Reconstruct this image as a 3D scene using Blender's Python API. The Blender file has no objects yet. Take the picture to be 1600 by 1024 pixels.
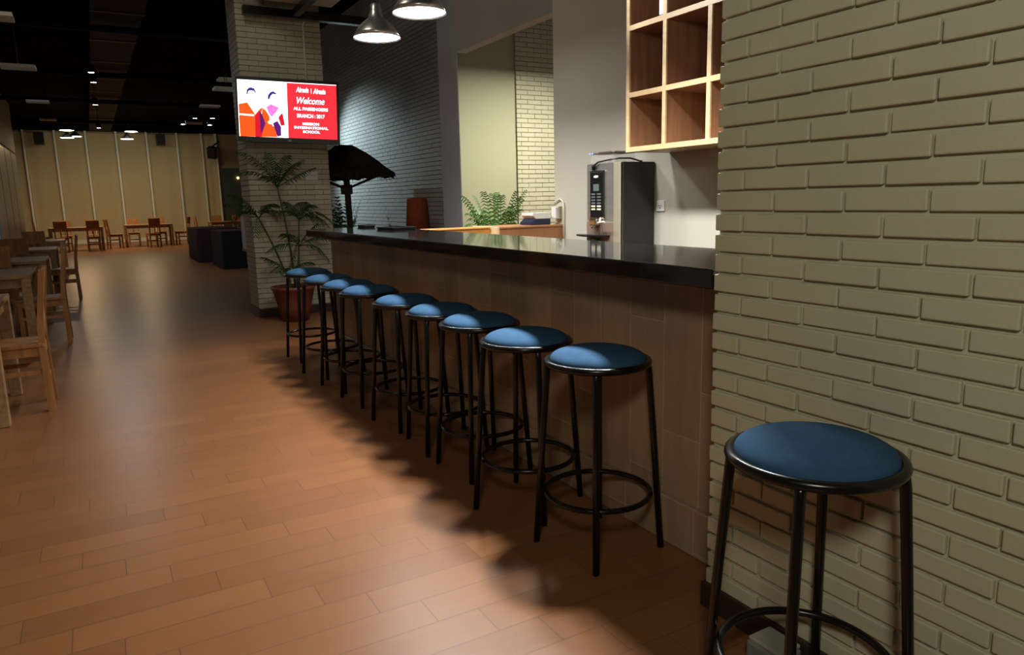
import bpy, bmesh, math, random
from mathutils import Vector, Matrix
random.seed(7)
PI = math.pi
sc = bpy.context.scene
COL = sc.collection

# ------------------------------------------------------------------ camera
YAW, PIT, ROL, FPX, CAMH = 0.52057, 0.17698, -0.022685, 1128.4, 1.35
Fv = Vector((math.sin(YAW)*math.cos(PIT), math.cos(YAW)*math.cos(PIT), -math.sin(PIT)))
Rv0 = Fv.cross(Vector((0, 0, 1))).normalized()
Uv0 = Rv0.cross(Fv)
Rv = math.cos(ROL)*Rv0 + math.sin(ROL)*Uv0
Uv = -math.sin(ROL)*Rv0 + math.cos(ROL)*Uv0
cd = bpy.data.cameras.new('camera')
cam = bpy.data.objects.new('camera', cd)
COL.objects.link(cam)
cd.sensor_width = 36
cd.sensor_fit = 'HORIZONTAL'
cd.lens = FPX/1600*36
cd.clip_end = 200
cam.matrix_world = Matrix(((Rv.x, Uv.x, -Fv.x, 0), (Rv.y, Uv.y, -Fv.y, 0), (Rv.z, Uv.z, -Fv.z, CAMH), (0, 0, 0, 1)))
sc.camera = cam
sc.view_settings.view_transform = 'Standard'
sc.view_settings.look = 'None'
sc.view_settings.gamma = 1
sc.view_settings.exposure = 0
try:
    sc.view_settings.use_curve_mapping = False
except Exception:
    pass
cy = sc.cycles
cy.use_denoising = True
cy.max_bounces = 8
cy.diffuse_bounces = 4
cy.glossy_bounces = 4
cy.sample_clamp_indirect = 4
cy.caustics_reflective = False
cy.caustics_refractive = False


# ------------------------------------------------------------------ materials
def mat(name, color, rough=0.6, metal=0.0, var=0.0, scale=8.0, bump=0.0, bscale=60.0, spec=0.5, stretch=(1, 1, 1), alpha=None, trans=0.0):
    m = bpy.data.materials.new(name)
    m.use_nodes = True
    nt = m.node_tree
    b = nt.nodes['Principled BSDF']
    b.inputs['Base Color'].default_value = (*color, 1)
    b.inputs['Roughness'].default_value = rough
    b.inputs['Metallic'].default_value = metal
    b.inputs['Specular IOR Level'].default_value = spec
    if trans:
        b.inputs['Transmission Weight'].default_value = trans
    if var > 0 or bump > 0:
        tc = nt.nodes.new('ShaderNodeTexCoord')
        mp = nt.nodes.new('ShaderNodeMapping')
        mp.inputs['Scale'].default_value = stretch
        nt.links.new(tc.outputs['Object'], mp.inputs['Vector'])
    if var > 0:
        n = nt.nodes.new('ShaderNodeTexNoise')
        n.inputs['Scale'].default_value = scale
        n.inputs['Detail'].default_value = 5
        nt.links.new(mp.outputs['Vector'], n.inputs['Vector'])
        r = nt.nodes.new('ShaderNodeValToRGB')
        r.color_ramp.elements[0].position = 0.3
        r.color_ramp.elements[1].position = 0.7
        r.color_ramp.elements[0].color = (*[c*(1-var) for c in color], 1)
        r.color_ramp.elements[1].color = (*[min(1, c*(1+var)) for c in color], 1)
        nt.links.new(n.outputs['Fac'], r.inputs['Fac'])
        nt.links.new(r.outputs['Color'], b.inputs['Base Color'])
    if bump > 0:
        n2 = nt.nodes.new('ShaderNodeTexNoise')
        n2.inputs['Scale'].default_value = bscale
        n2.inputs['Detail'].default_value = 4
        nt.links.new(mp.outputs['Vector'], n2.inputs['Vector'])
        bn = nt.nodes.new('ShaderNodeBump')
        bn.inputs['Strength'].default_value = bump
        bn.inputs['Distance'].default_value = 0.01
        nt.links.new(n2.outputs['Fac'], bn.inputs['Height'])
        nt.links.new(bn.outputs['Normal'], b.inputs['Normal'])
    return m


def emit(name, color, strength):
    m = bpy.data.materials.new(name)
    m.use_nodes = True
    nt = m.node_tree
    nt.nodes.clear()
    e = nt.nodes.new('ShaderNodeEmission')
    o = nt.nodes.new('ShaderNodeOutputMaterial')
    e.inputs['Color'].default_value = (*color, 1)
    e.inputs['Strength'].default_value = strength
    nt.links.new(e.outputs[0], o.inputs['Surface'])
    return m


def plank_mat(name, long_axis, cross_axis, length, width, c_lo, c_hi, c_gap, rough, gap=0.003, stag=0.37, spec=0.5, grain=0.25, coffset=0.0, loffset=0.0, rvar=0.06, bvar=0.9):
    """boards laid along long_axis (0,1,2 of object space), joints staggered from row to row"""
    m = bpy.data.materials.new(name)
    m.use_nodes = True
    nt = m.node_tree
    L = nt.links.new
    b = nt.nodes['Principled BSDF']
    tc = nt.nodes.new('ShaderNodeTexCoord')
    sp = nt.nodes.new('ShaderNodeSeparateXYZ')
    L(tc.outputs['Object'], sp.inputs[0])

    def mth(op, a, c=None, d=None):
        n = nt.nodes.new('ShaderNodeMath')
        n.operation = op
        for i, v in enumerate((a, c, d)):
            if v is None:
                continue
            if isinstance(v, (int, float)):
                n.inputs[i].default_value = v
            else:
                L(v, n.inputs[i])
        return n.outputs[0]
    lo, cr = sp.outputs[long_axis], sp.outputs[cross_axis]
    cw = mth('DIVIDE', mth('ADD', cr, coffset), width)
    row = mth('FLOOR', cw)
    rf = mth('FRACT', cw)
    lw = mth('ADD', mth('DIVIDE', mth('ADD', lo, loffset), length), mth('MULTIPLY', row, stag))
    idx = mth('FLOOR', lw)
    lf = mth('FRACT', lw)
    g1 = mth('LESS_THAN', mth('MULTIPLY', mth('MINIMUM', rf, mth('SUBTRACT', 1.0, rf)), width), gap/2)
    g2 = mth('LESS_THAN', mth('MULTIPLY', mth('MINIMUM', lf, mth('SUBTRACT', 1.0, lf)), length), gap/2)
    gapm = mth('MAXIMUM', g1, g2)
    cb = nt.nodes.new('ShaderNodeCombineXYZ')
    L(row, cb.inputs[0])
    L(idx, cb.inputs[1])
    wn = nt.nodes.new('ShaderNodeTexWhiteNoise')
    wn.noise_dimensions = '3D'
    L(cb.outputs[0], wn.inputs['Vector'])
    # grain: noise stretched along the board, shifted per board
    mp = nt.nodes.new('ShaderNodeMapping')
    s = [14.0, 14.0, 14.0]
    s[long_axis] = 1.6
    mp.inputs['Scale'].default_value = s
    va = nt.nodes.new('ShaderNodeVectorMath')
    va.operation = 'ADD'
    sc2 = nt.nodes.new('ShaderNodeVectorMath')
    sc2.operation = 'SCALE'
    sc2.inputs['Scale'].default_value = 13.0
    L(wn.outputs['Color'], sc2.inputs[0])
    L(tc.outputs['Object'], va.inputs[0])
    L(sc2.outputs[0], va.inputs[1])
    L(va.outputs[0], mp.inputs['Vector'])
    gn = nt.nodes.new('ShaderNodeTexNoise')
    gn.inputs['Scale'].default_value = 2.0
    gn.inputs['Detail'].default_value = 6
    gn.inputs['Distortion'].default_value = 0.6
    L(mp.outputs[0], gn.inputs['Vector'])
    f = mth('ADD', mth('MULTIPLY', wn.outputs['Value'], 1-grain), mth('MULTIPLY', gn.outputs['Fac'], grain))
    f = mth('ADD', mth('MULTIPLY', mth('SUBTRACT', gn.outputs['Fac'], 0.5), grain*2.2), mth('ADD', mth('MULTIPLY', wn.outputs['Value'], bvar), 0.5 - bvar/2))
    rp = nt.nodes.new('ShaderNodeValToRGB')
    rp.color_ramp.elements[0].color = (*c_lo, 1)
    rp.color_ramp.elements[1].color = (*c_hi, 1)
    L(f, rp.inputs['Fac'])
    mx = nt.nodes.new('ShaderNodeMix')
    mx.data_type = 'RGBA'
    L(gapm, mx.inputs[0])
    L(rp.outputs['Color'], mx.inputs[6])
    mx.inputs[7].default_value = (*c_gap, 1)
    L(mx.outputs[2], b.inputs['Base Color'])
    L(mth('ADD', mth('MULTIPLY', gn.outputs['Fac'], rvar), rough - rvar/2), b.inputs['Roughness'])
    b.inputs['Specular IOR Level'].default_value = spec
    bn = nt.nodes.new('ShaderNodeBump')
    bn.inputs['Strength'].default_value = 0.35
    bn.inputs['Distance'].default_value = 0.002
    L(mth('SUBTRACT', mth('MULTIPLY', gn.outputs['Fac'], 0.15), gapm), bn.inputs['Height'])
    L(bn.outputs['Normal'], b.inputs['Normal'])
    return m


def wood(name, c, rough=0.45, axis=2, var=0.28):
    st = [9.0, 9.0, 9.0]
    st[axis] = 0.9
    return mat(name, c, rough, 0, var, 3.0, 0.06, 8.0, 0.4, st)


M = {}
M['floor'] = plank_mat('floor_boards', 0, 1, 0.6, 0.1485, (0.185, 0.072, 0.026), (0.262, 0.110, 0.041), (0.12, 0.05, 0.022), 0.34, 0.003, 0.24, 0.5, 0.3, -2.139+1.485*2, -0.577+1.2, 0.06, 0.45)
M['bar_panel'] = plank_mat('bar_cladding', 2, 1, 0.62, 0.2, (0.25, 0.165, 0.10), (0.37, 0.255, 0.165), (0.46, 0.36, 0.25), 0.45, 0.0035, 0.31, 0.35, 0.45, 0.155, 0.41)
M['brick'] = mat('painted_brick', (0.49, 0.475, 0.345), 0.62, 0, 0.05, 3.0, 0.12, 90.0, 0.35)
M['mortar'] = mat('shaded_mortar', (0.22, 0.21, 0.15), 0.85, 0, 0.1, 30.0, 0.2, 120.0, 0.2)  # same paint as the brick; joint shade darkened into the colour
M['brick_pillar'] = mat('pillar_brick', (0.50, 0.475, 0.37), 0.62, 0, 0.06, 3.0, 0.1, 60.0, 0.3)
M['brick_grey'] = mat('grey_white_brick', (0.52, 0.53, 0.50), 0.65, 0, 0.06, 2.0, 0.1, 60.0, 0.3)
M['plaster_cream'] = mat('cream_plaster', (0.41, 0.40, 0.295), 0.75, 0, 0.03, 1.5, 0.03, 80, 0.2)
M['plaster_grey'] = mat('warm_grey_plaster', (0.53, 0.505, 0.43), 0.75, 0, 0.03, 1.5, 0.03, 80, 0.2)
M['plaster_slate'] = mat('slate_paint', (0.27, 0.30, 0.34), 0.7, 0, 0.05, 2.0)
M['ceiling'] = mat('black_ceiling', (0.005, 0.005, 0.006), 0.9, 0, 0.2, 2.0, 0, 60, 0.05)
M['duct'] = mat('dark_duct_metal', (0.007, 0.008, 0.011), 0.6, 0.0, 0.15, 3.0, 0, 60, 0.12)
M['baseboard'] = mat('dark_baseboard', (0.035, 0.018, 0.013), 0.45, 0, 0.15, 4.0)
M['granite'] = mat('black_granite', (0.010, 0.0095, 0.009), 0.06, 0, 0.35, 160.0, 0, 60, 0.42)
M['cushion'] = mat('blue_fabric', (0.031, 0.084, 0.168), 0.92, 0, 0.08, 40.0, 0.25, 500.0, 0.15)
M['black_metal'] = mat('black_enamel_tube', (0.006, 0.006, 0.006), 0.25, 0.0, 0.1, 20.0, 0, 60, 0.38)
M['chair_wood'] = wood('varnished_chair_wood', (0.36, 0.165, 0.06), 0.42, 2)
M['table_wood'] = wood('table_wood', (0.32, 0.19, 0.095), 0.4, 1)
M['shelf_face'] = wood('pale_shelf_wood', (0.66, 0.47, 0.26), 0.4, 1, 0.12)
M['shelf_back'] = wood('brown_veneer', (0.27, 0.135, 0.075), 0.42, 2, 0.2)
M['cab_wood'] = wood('reddish_veneer', (0.36, 0.16, 0.07), 0.38, 2, 0.15)
M['gate_wood'] = wood('orange_veneer', (0.48, 0.23, 0.06), 0.38, 2, 0.15)
M['edge_wood'] = wood('pale_edge_wood', (0.70, 0.50, 0.28), 0.45, 2, 0.1)
M['steel'] = mat('brushed_steel', (0.52, 0.51, 0.49), 0.36, 0.85, 0.08, 3.0, 0, 60, 0.5, (1, 1, 12))
M['chrome'] = mat('polished_chrome', (0.75, 0.75, 0.75), 0.12, 1.0)
M['pendant'] = mat('spun_aluminium', (0.62, 0.63, 0.65), 0.30, 0.85, 0.1, 6.0)
M['white_in'] = mat('white_enamel', (0.85, 0.85, 0.85), 0.5)
M['black_plastic'] = mat('black_plastic', (0.006, 0.006, 0.007), 0.35, 0, 0.1, 20, 0, 60, 0.3)
M['black_panel'] = mat('black_side_panel', (0.014, 0.014, 0.012), 0.55, 0, 0.1, 10)
M['navy_plastic'] = mat('navy_plastic', (0.012, 0.018, 0.05), 0.4, 0, 0.1, 20)
M['white_plastic'] = mat('white_plastic', (0.75, 0.75, 0.72), 0.45, 0, 0.03, 10)
M['cream_plastic'] = mat('cream_plastic', (0.72, 0.68, 0.52), 0.45, 0, 0.03, 10)
M['grey_plastic'] = mat('grey_plastic', (0.20, 0.21, 0.20), 0.5, 0, 0.06, 10)
M['grey_button'] = mat('grey_button', (0.10, 0.11, 0.12), 0.45, 0, 0.05, 30)
M['display'] = mat('dim_display', (0.10, 0.14, 0.14), 0.2, 0, 0.05, 30)
M['clear'] = mat('clear_plastic', (0.9, 0.92, 0.92), 0.08)
M['clear'].node_tree.nodes['Principled BSDF'].inputs['Alpha'].default_value = 0.14
M['pot'] = mat('terracotta_pot', (0.17, 0.040, 0.024), 0.5, 0, 0.1, 6.0, 0.05, 30)
M['soil'] = mat('dark_soil', (0.03, 0.02, 0.012), 0.95, 0, 0.4, 40.0, 0.5, 60)
M['stem'] = mat('palm_stem', (0.05, 0.065, 0.02), 0.6, 0, 0.2, 12.0)
M['leaf_dark'] = mat('dark_palm_leaf', (0.020, 0.050, 0.013), 0.55, 0, 0.25, 14.0, 0, 60, 0.25)
M['leaf_bright'] = mat('bright_palm_leaf', (0.075, 0.24, 0.03), 0.55, 0, 0.25, 14.0)
M['thatch'] = mat('dark_thatch', (0.040, 0.027, 0.017), 0.95, 0, 0.5, 40.0, 0.8, 60, 0.1, (1, 1, 0.15))
M['trunk'] = mat('dark_pole_wood', (0.04, 0.028, 0.018), 0.7, 0, 0.3, 10.0)
M['orange_cloth'] = mat('orange_cloth', (0.25, 0.052, 0.014), 0.85, 0, 0.1, 20.0, 0.1, 300)
M['black_cloth'] = mat('black_table_cloth', (0.012, 0.008, 0.012), 0.8, 0, 0.15, 10.0, 0.1, 100, 0.3)
M['plum_cloth'] = mat('plum_table_cloth', (0.035, 0.016, 0.024), 0.8, 0, 0.15, 10.0, 0.1, 100, 0.3)
M['blind'] = mat('cream_blind_fabric', (0.48, 0.40, 0.25), 0.8, 0, 0.06, 1.0, 0.05, 200, 0.2)
M['mullion'] = mat('pale_mullion', (0.72, 0.72, 0.62), 0.5, 0, 0.03, 4.0)
M['hall_wall'] = mat('hall_brown_wall', (0.34, 0.25, 0.15), 0.75, 0, 0.05, 1.5)
M['hall_grey'] = mat('bulkhead_grey', (0.62, 0.65, 0.62), 0.7, 0, 0.04, 1.5)
M['glass_dark'] = mat('dark_window_glass', (0.06, 0.085, 0.075), 0.12, 0, 0.05, 2.0, 0, 60, 0.6)
M['door_steel'] = mat('door_steel', (0.20, 0.26, 0.29), 0.3, 0.4, 0.1, 1.2, 0, 60, 0.5, (1, 1, 3))
M['white_board'] = mat('white_board', (0.75, 0.74, 0.76), 0.5, 0, 0.03, 5)
M['panel_white'] = mat('white_ceiling_panel', (0.75, 0.73, 0.68), 0.6, 0, 0.04, 4)
M['bean'] = mat('coffee_beans', (0.035, 0.016, 0.008), 0.5, 0, 0.5, 120.0, 0.6, 160)
M['lamp_cool'] = emit('pendant_glow', (0.95, 0.98, 1.0), 22.0)
M['lamp_warm'] = emit('warm_lamp_glow', (1.0, 0.85, 0.62), 18.0)
M['spot_glow'] = emit('spot_glow', (0.80, 0.93, 1.0), 60.0)
M['spot_white'] = emit('white_spot_glow', (1.0, 0.96, 0.90), 40.0)
M['wall_glow'] = emit('small_amber_glow', (1.0, 0.55, 0.15), 6.0)
M['led_blue'] = emit('blue_indicator', (0.35, 0.55, 1.0), 1.6)


# ------------------------------------------------------------------ mesh helpers
def B():
    return bmesh.new()


def box(bm, x0, x1, y0, y1, z0, z1, bev=0.0, seg=2):
    vs = [bm.verts.new((x, y, z)) for x in (x0, x1) for y in (y0, y1) for z in (z0, z1)]
    fs = [(0, 1, 3, 2), (4, 6, 7, 5), (0, 4, 5, 1), (2, 3, 7, 6), (0, 2, 6, 4), (1, 5, 7, 3)]
    faces = [bm.faces.new([vs[i] for i in f]) for f in fs]
    if bev > 0:
        es = list({e for f in faces for e in f.edges})
        bmesh.ops.bevel(bm, geom=es, offset=bev, segments=seg, profile=0.5, affect='EDGES')
    return vs


def tube(bm, pts, r, seg=10, r2=None, cap=True):
    pts = [Vector(p) for p in pts]
    n = len(pts)
    rings = []
    prev = None
    for i, p in enumerate(pts):
        d = (pts[min(i+1, n-1)] - pts[max(i-1, 0)]).normalized()
        a = Vector((0, 0, 1)) if abs(d.z) < 0.9 else Vector((1, 0, 0))
        if prev is None:
            u = d.cross(a).normalized()
        else:
            u = (prev - d*prev.dot(d)).normalized()
        prev = u
        w = d.cross(u)
        rr = r if r2 is None else r + (r2-r)*i/max(1, n-1)
        rings.append([bm.verts.new(p + rr*(math.cos(2*PI*k/seg)*u + math.sin(2*PI*k/seg)*w)) for k in range(seg)])
    for i in range(n-1):
        for k in range(seg):
            f = bm.faces.new((rings[i][k], rings[i][(k+1) % seg], rings[i+1][(k+1) % seg], rings[i+1][k]))
            f.smooth = True
    if cap:
        bm.faces.new(list(reversed(rings[0])))
        bm.faces.new(rings[-1])


def lathe(bm, prof, seg=40, cx=0, cyy=0, smooth=True):
    """prof: list of (r, z)"""
    rings = []
    for r, z in prof:
        if r < 1e-5:
            rings.append([bm.verts.new((cx, cyy, z))])
        else:
            rings.append([bm.verts.new((cx + r*math.cos(2*PI*k/seg), cyy + r*math.sin(2*PI*k/seg), z)) for k in range(seg)])
    for a, b in zip(rings, rings[1:]):
        for k in range(seg):
            k2 = (k+1) % seg
            if len(a) == 1 and len(b) == 1:
                continue
            if len(a) == 1:
                f = bm.faces.new((a[0], b[k2], b[k]))
            elif len(b) == 1:
                f = bm.faces.new((a[k], a[k2], b[0]))
            else:
                f = bm.faces.new((a[k], a[k2], b[k2], b[k]))
            f.smooth = smooth


def torus(bm, R, r, z, seg=48, ts=12):
    rings = []
    for i in range(seg):
        a = 2*PI*i/seg
        rings.append([bm.verts.new(((R + r*math.cos(2*PI*j/ts))*math.cos(a), (R + r*math.cos(2*PI*j/ts))*math.sin(a), z + r*math.sin(2*PI*j/ts))) for j in range(ts)])
    for i in range(seg):
        for j in range(ts):
            f = bm.faces.new((rings[i][j], rings[(i+1) % seg][j], rings[(i+1) % seg][(j+1) % ts], rings[i][(j+1) % ts]))
            f.smooth = True


def ob(name, bm, material, parent=None, loc=None):
    bmesh.ops.recalc_face_normals(bm, faces=bm.faces[:])
    me = bpy.data.meshes.new(name)
    bm.to_mesh(me)
    bm.free()
    o = bpy.data.objects.new(name, me)
    for m in (material if isinstance(material, (list, tuple)) else [material]):
        me.materials.append(m)
    COL.objects.link(o)
    if parent is not None:
        o.parent = parent
    if loc is not None:
        o.location = loc
    return o


def thing(name, label, cat, loc=(0, 0, 0), rz=0.0, group=None):
    o = bpy.data.objects.new(name, None)
    COL.objects.link(o)
    o.empty_display_size = 0.1
    o.location = loc
    o.rotation_euler = (0, 0, rz)
    o['label'] = label
    o['category'] = cat
    if group:
        o['group'] = group
    return o


def tag(o, label, cat, group=None):
    o['label'] = label
    o['category'] = cat
    if group:
        o['group'] = group
    return o


def struct(name, bm, material):
    o = ob(name, bm, material)
    o['kind'] = 'structure'
    return o


def copy_tree(o, parent=None):
    c = o.copy()
    COL.objects.link(c)
    if parent is not None:
        c.parent = parent
    for ch in list(o.children):
        copy_tree(ch, c)
    return c


def place(proto, first, loc, rz, label, group):
    o = proto if first else copy_tree(proto)
    o.location = loc
    o.rotation_euler = (0, 0, rz)
    o['label'] = label
    o['group'] = group
    return o


def bricks(bm, axis, face, out, u0, u1, z0, z1, pitch, mod, gap, depth, zoff, joff, jit=0.0015, bev=0.0, from_hi=True):
    """a face of running-bond bricks. axis: the axis the courses run along ('x'/'y'); face: coordinate of the brick faces
    on the other axis, out: +1/-1 outward; courses at zoff + k*pitch; joints of even courses at joff + n*mod."""
    k0 = int(math.floor((z0 - zoff)/pitch))
    k1 = int(math.ceil((z1 - zoff)/pitch))
    for k in range(k0, k1):
        za, zb = max(z0, zoff + k*pitch + gap/2), min(z1, zoff + (k+1)*pitch - gap/2)
        if zb - za < 0.012:
            continue
        off = joff + (mod/2 if k % 2 else 0)
        n0 = int(math.floor((u0 - off)/mod)) - 1
        n1 = int(math.ceil((u1 - off)/mod)) + 1
        for n in range(n0, n1):
            ua, ub = off + n*mod + gap*0.35, off + (n+1)*mod - gap*0.35
            ua, ub = max(u0, ua), min(u1, ub)
            if ub - ua < 0.02:
                continue
            r = lambda: random.uniform(-jit, jit)
            f = face + r()*1.2*out
            fb = face - depth*out
            a, b, c, d = ua + r(), ub + r(), za + r(), zb + r()
            lo, hi = min(f, fb), max(f, fb)
            if axis == 'y':
                vs = box(bm, lo, hi, a, b, c, d, bev, 2)
            else:
                vs = box(bm, a, b, lo, hi, c, d, bev, 2)


# ------------------------------------------------------------------ setting
WX = 1.642          # face of the near brick wall and front edge of the counter
XB = 3.5            # plane of the wall behind the bar
CT = 1.122          # counter top height

bm = B(); box(bm, -4.0, 9.0, -3.0, 34.0, -0.12, 0.0)
struct('floor', bm, M['floor'])
bm = B(); box(bm, -4.0, 9.0, -3.0, 34.0, 4.6, 4.75)
struct('ceiling', bm, M['ceiling'])

# near brick wall: real bricks before a mortar bed
bm = B()
bricks(bm, 'y', WX, -1, -1.2, 1.607, 0.082, 3.4, 0.0609, 0.2163, 0.0112, 0.02, 1.3557 - 0.0609*30, 1.503 - 0.2163*20, 0.0018, 0.0036)
nb = len(bm.faces)
box(bm, WX + 0.0115, 2.30, -1.2, 1.600, 0.0, 4.6)
bm.faces.ensure_lookup_table()
for f in bm.faces[nb:]:
    f.material_index = 1
struct('wall_right', bm, [M['brick'], M['mortar']])
bm = B(); box(bm, 1.627, 1.70, -1.2, 1.617, 0.0, 0.086, 0.002, 1)
struct('baseboard_right', bm, M['baseboard'])

# wall behind the bar (with the shelf and the machine), opening to the alcove, header over it
bm = B(); box(bm, XB, XB+0.2, -1.2, 5.31, 0, 4.6)
struct('wall_back', bm, M['plaster_grey'])
bm = B(); box(bm, XB, XB+0.11, 5.31, 7.15, 2.865, 4.6)
struct('trim_1', bm, mat('header_grey_paint', (0.31, 0.30, 0.29), 0.75, 0, 0.04, 1.5, 0.03, 80, 0.2))
bm = B()
pl = [(XB, 7.15), (XB+0.012, 7.15), (4.16, 8.66), (4.20, 9.0), (XB, 7.61)]
a = [bm.verts.new((x, y, 0)) for x, y in pl]
b = [bm.verts.new((x, y, 4.6)) for x, y in pl]
bm.faces.new(a); bm.faces.new(list(reversed(b)))
for i in range(5):
    j = (i+1) % 5
    bm.faces.new((a[i], b[i], b[j], a[j]))
struct('wall_pier', bm, M['plaster_slate'])
# far brick wall behind the bar, grey white
bm = B()
bricks(bm, 'y', 4.2, -1, 8.95, 15.9, 0.1, 4.6, 0.0609, 0.2163, 0.009, 0.02, 0.05, 0.03, 0.001)
nb = len(bm.faces)
box(bm, 4.21, 4.3, 8.93, 16.0, 0.0, 4.6)
bm.faces.ensure_lookup_table()
for f in bm.faces[nb:]:
    f.material_index = 1
struct('wall_beyond', bm, [M['brick_grey'], M['mortar']])
# alcove: cream end wall and brick column
bm = B(); box(bm, 4.13, 5.09, 8.64, 8.9, 0, 4.6); box(bm, 5.0, 7.0, 8.9, 9.2, 0, 4.6)
struct('wall_alcove', bm, M['plaster_cream'])
bm = B(); box(bm, 7.0, 7.2, 4.0, 9.2, 0, 4.6); box(bm, XB+0.2, 7.2, 3.9, 4.0, 0, 4.6)
struct('wall_alcove_side', bm, M['plaster_slate'])
bm = B()
bricks(bm, 'x', 8.6, -1, 5.08, 6.2, 0.0, 4.6, 0.0609, 0.2163, 0.009, 0.02, 0.03, 0.06, 0.001)
nb = len(bm.faces)
box(bm, 5.09, 6.2, 8.61, 9.0, 0.0, 4.6)
bm.faces.ensure_lookup_table()
for f in bm.faces[nb:]:
    f.material_index = 1
struct('wall_alcove_column', bm, [M['brick_pillar'], M['mortar']])

# brick pillar with the television
PX0, PX1, PY0, PY1 = 1.65, 2.605, 8.97, 9.50
bm = B()
bricks(bm, 'x', PY0, -1, PX0, PX1, 0.105, 4.6, 0.0609, 0.2163, 0.008, 0.02, 0.108, PX0, 0.001)
bricks(bm, 'y', PX0, -1, PY0+0.021, PY1, 0.105, 4.6, 0.0609, 0.2163, 0.008, 0.02, 0.108, PY0, 0.001)
bricks(bm, 'y', PX1, 1, PY0+0.021, PY1, 0.105, 4.6, 0.0609, 0.2163, 0.008, 0.02, 0.108, PY0, 0.001)
nb = len(bm.faces)
box(bm, PX0+0.009, PX1-0.009, PY0+0.009, PY1, 0.0, 4.6)
bm.faces.ensure_lookup_table()
for f in bm.faces[nb:]:
    f.material_index = 1
struct('wall_pillar', bm, [M['brick_pillar'], M['mortar']])
bm = B(); box(bm, PX0-0.012, PX1+0.012, PY0-0.012, PY1+0.01, 0.0, 0.10, 0.003, 1)
struct('baseboard_pillar', bm, M['baseboard'])

# hall at the far end
bm = B(); box(bm, -4.0, 9.0, 32.6, 32.8, 0, 4.6)
struct('wall_far', bm, M['hall_wall'])
bm = B(); box(bm, -4.0, 9.0, 31.9, 32.6, 4.22, 4.6)
struct('trim_2', bm, M['ceiling'])
LX = -1.55
bm = B(); box(bm, LX-0.25, LX, 2.0, 24.0, 2.84, 4.12)
struct('wall_left_bulkhead', bm, M['hall_grey'])
bm = B(); box(bm, LX-0.25, LX-0.03, 2.0, 24.0, 0, 2.84)
struct('wall_left', bm, M['hall_grey'])
y = 24.0
for i in range(4):
    bm = B(); box(bm, LX-0.03, LX+0.0, y-1.55, y-0.06, 0.02, 2.78, 0.004, 1)
    d = struct('door_%d' % (i+1), bm, M['door_steel'])
    y -= 1.6
bm = B(); box(bm, 7.2, 7.4, 9.2, 32.6, 0, 4.6)
struct('wall_hall_right', bm, M['hall_wall'])
# dark glazing at the far right of the end wall
bm = B(); box(bm, 4.95, 6.6, 32.50, 32.6, 0.1, 2.85)
struct('window_1', bm, M['glass_dark'])
# light mullions between the blinds
mx = [-1.80, -0.82, 0.18, 1.20, 2.25, 3.33, 4.25, 4.79]
for i, x in enumerate(mx):
    bm = B(); box(bm, x-0.035, x+0.035, 32.40, 32.6, 0.0, 4.22)
    struct('trim_%d' % (i+3), bm, M['mullion'])
bm = B(); box(bm, -4.0, 7.2, 32.36, 32.6, 0.0, 0.09)
struct('baseboard_far', bm, M['mullion'])

# cream roller blinds
ordn = ['leftmost', 'second', 'third', 'fourth', 'fifth', 'sixth', 'seventh', 'rightmost narrow']
edges = [-2.8] + mx
for i in range(8):
    t = thing('roller_blind', '%s cream roller blind%s on the end wall of the hall' % (ordn[i], '' if i in (0, 7) else ' from the left'), 'blind', ((edges[i]+edges[i+1])/2, 32.5, 0.1), 0, 'roller blinds on the end wall')
    w = (edges[i+1]-edges[i])/2 - 0.045
    bm = B()
    n = 8
    rows = [[bm.verts.new((-w + 2*w*a/n, 0.01*math.sin(a*1.3+i), z)) for a in range(n+1)] for z in (0.0, 2.0, 4.05)]
    for r0, r1 in zip(rows, rows[1:]):
        for a in range(n):
            bm.faces.new((r0[a], r0[a+1], r1[a+1], r1[a])).smooth = True
    ob('fabric', bm, M['blind'], t)
    bm = B(); tube(bm, [(-w, 0.0, 0.01), (w, 0.0, 0.01)], 0.016, 8)
    ob('bottom_rail', bm, M['mullion'], t)

# ------------------------------------------------------------------ bar
bar = thing('bar_counter', 'long bar with black polished stone top and brown wood-look tiled front', 'bar counter', (1.855, 1.62, 0))
bm = B(); box(bm, 0.0, 0.12, 0.0, 4.86, 0.0, 1.058)
ob('front_panel', bm, M['bar_panel'], bar)
bm = B(); box(bm, 0.12, 0.40, 0.0, 4.86, 0.0, 1.058)
ob('cabinet_body', bm, M['cab_wood'], bar)
bm = B(); box(bm, -0.022, 0.0, 0.0, 4.86, 0.0, 0.19, 0.004, 1)
ob('kick_board', bm, M['bar_panel'], bar)
bm = B(); box(bm, WX-1.855, 0.43, -0.005, 4.868, 1.058, CT, 0.006, 3)
ob('counter_top', bm, M['granite'], bar)

# two black bar mats near the counter's rear edge
for (x, y, rz, lw, ll, lab) in ((2.155, 5.62, 0.10, 0.20, 0.30, 'black bar mat on the counter below the orange lamp shade'), (2.16, 6.38, -0.08, 0.10, 0.22, 'small black bar mat at the far end of the counter top')):
    t = thing('bar_mat', lab, 'bar mat', (x, y, CT), rz, 'mats on the bar counter')
    bm = B(); box(bm, -lw/2, lw/2, -ll/2, ll/2, 0.0, 0.012, 0.003, 1)
    ob('mat_base', bm, M['black_plastic'], t)
    bm = B()
    for s in (-1, 1):
        box(bm, s*lw/2-0.006, s*lw/2+0.006, -ll/2, ll/2, 0.010, 0.022, 0.002, 1)
        box(bm, -lw/2, lw/2, s*ll/2-0.006, s*ll/2+0.006, 0.010, 0.022, 0.002, 1)
    ob('raised_edge', bm, M['black_plastic'], t)


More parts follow.
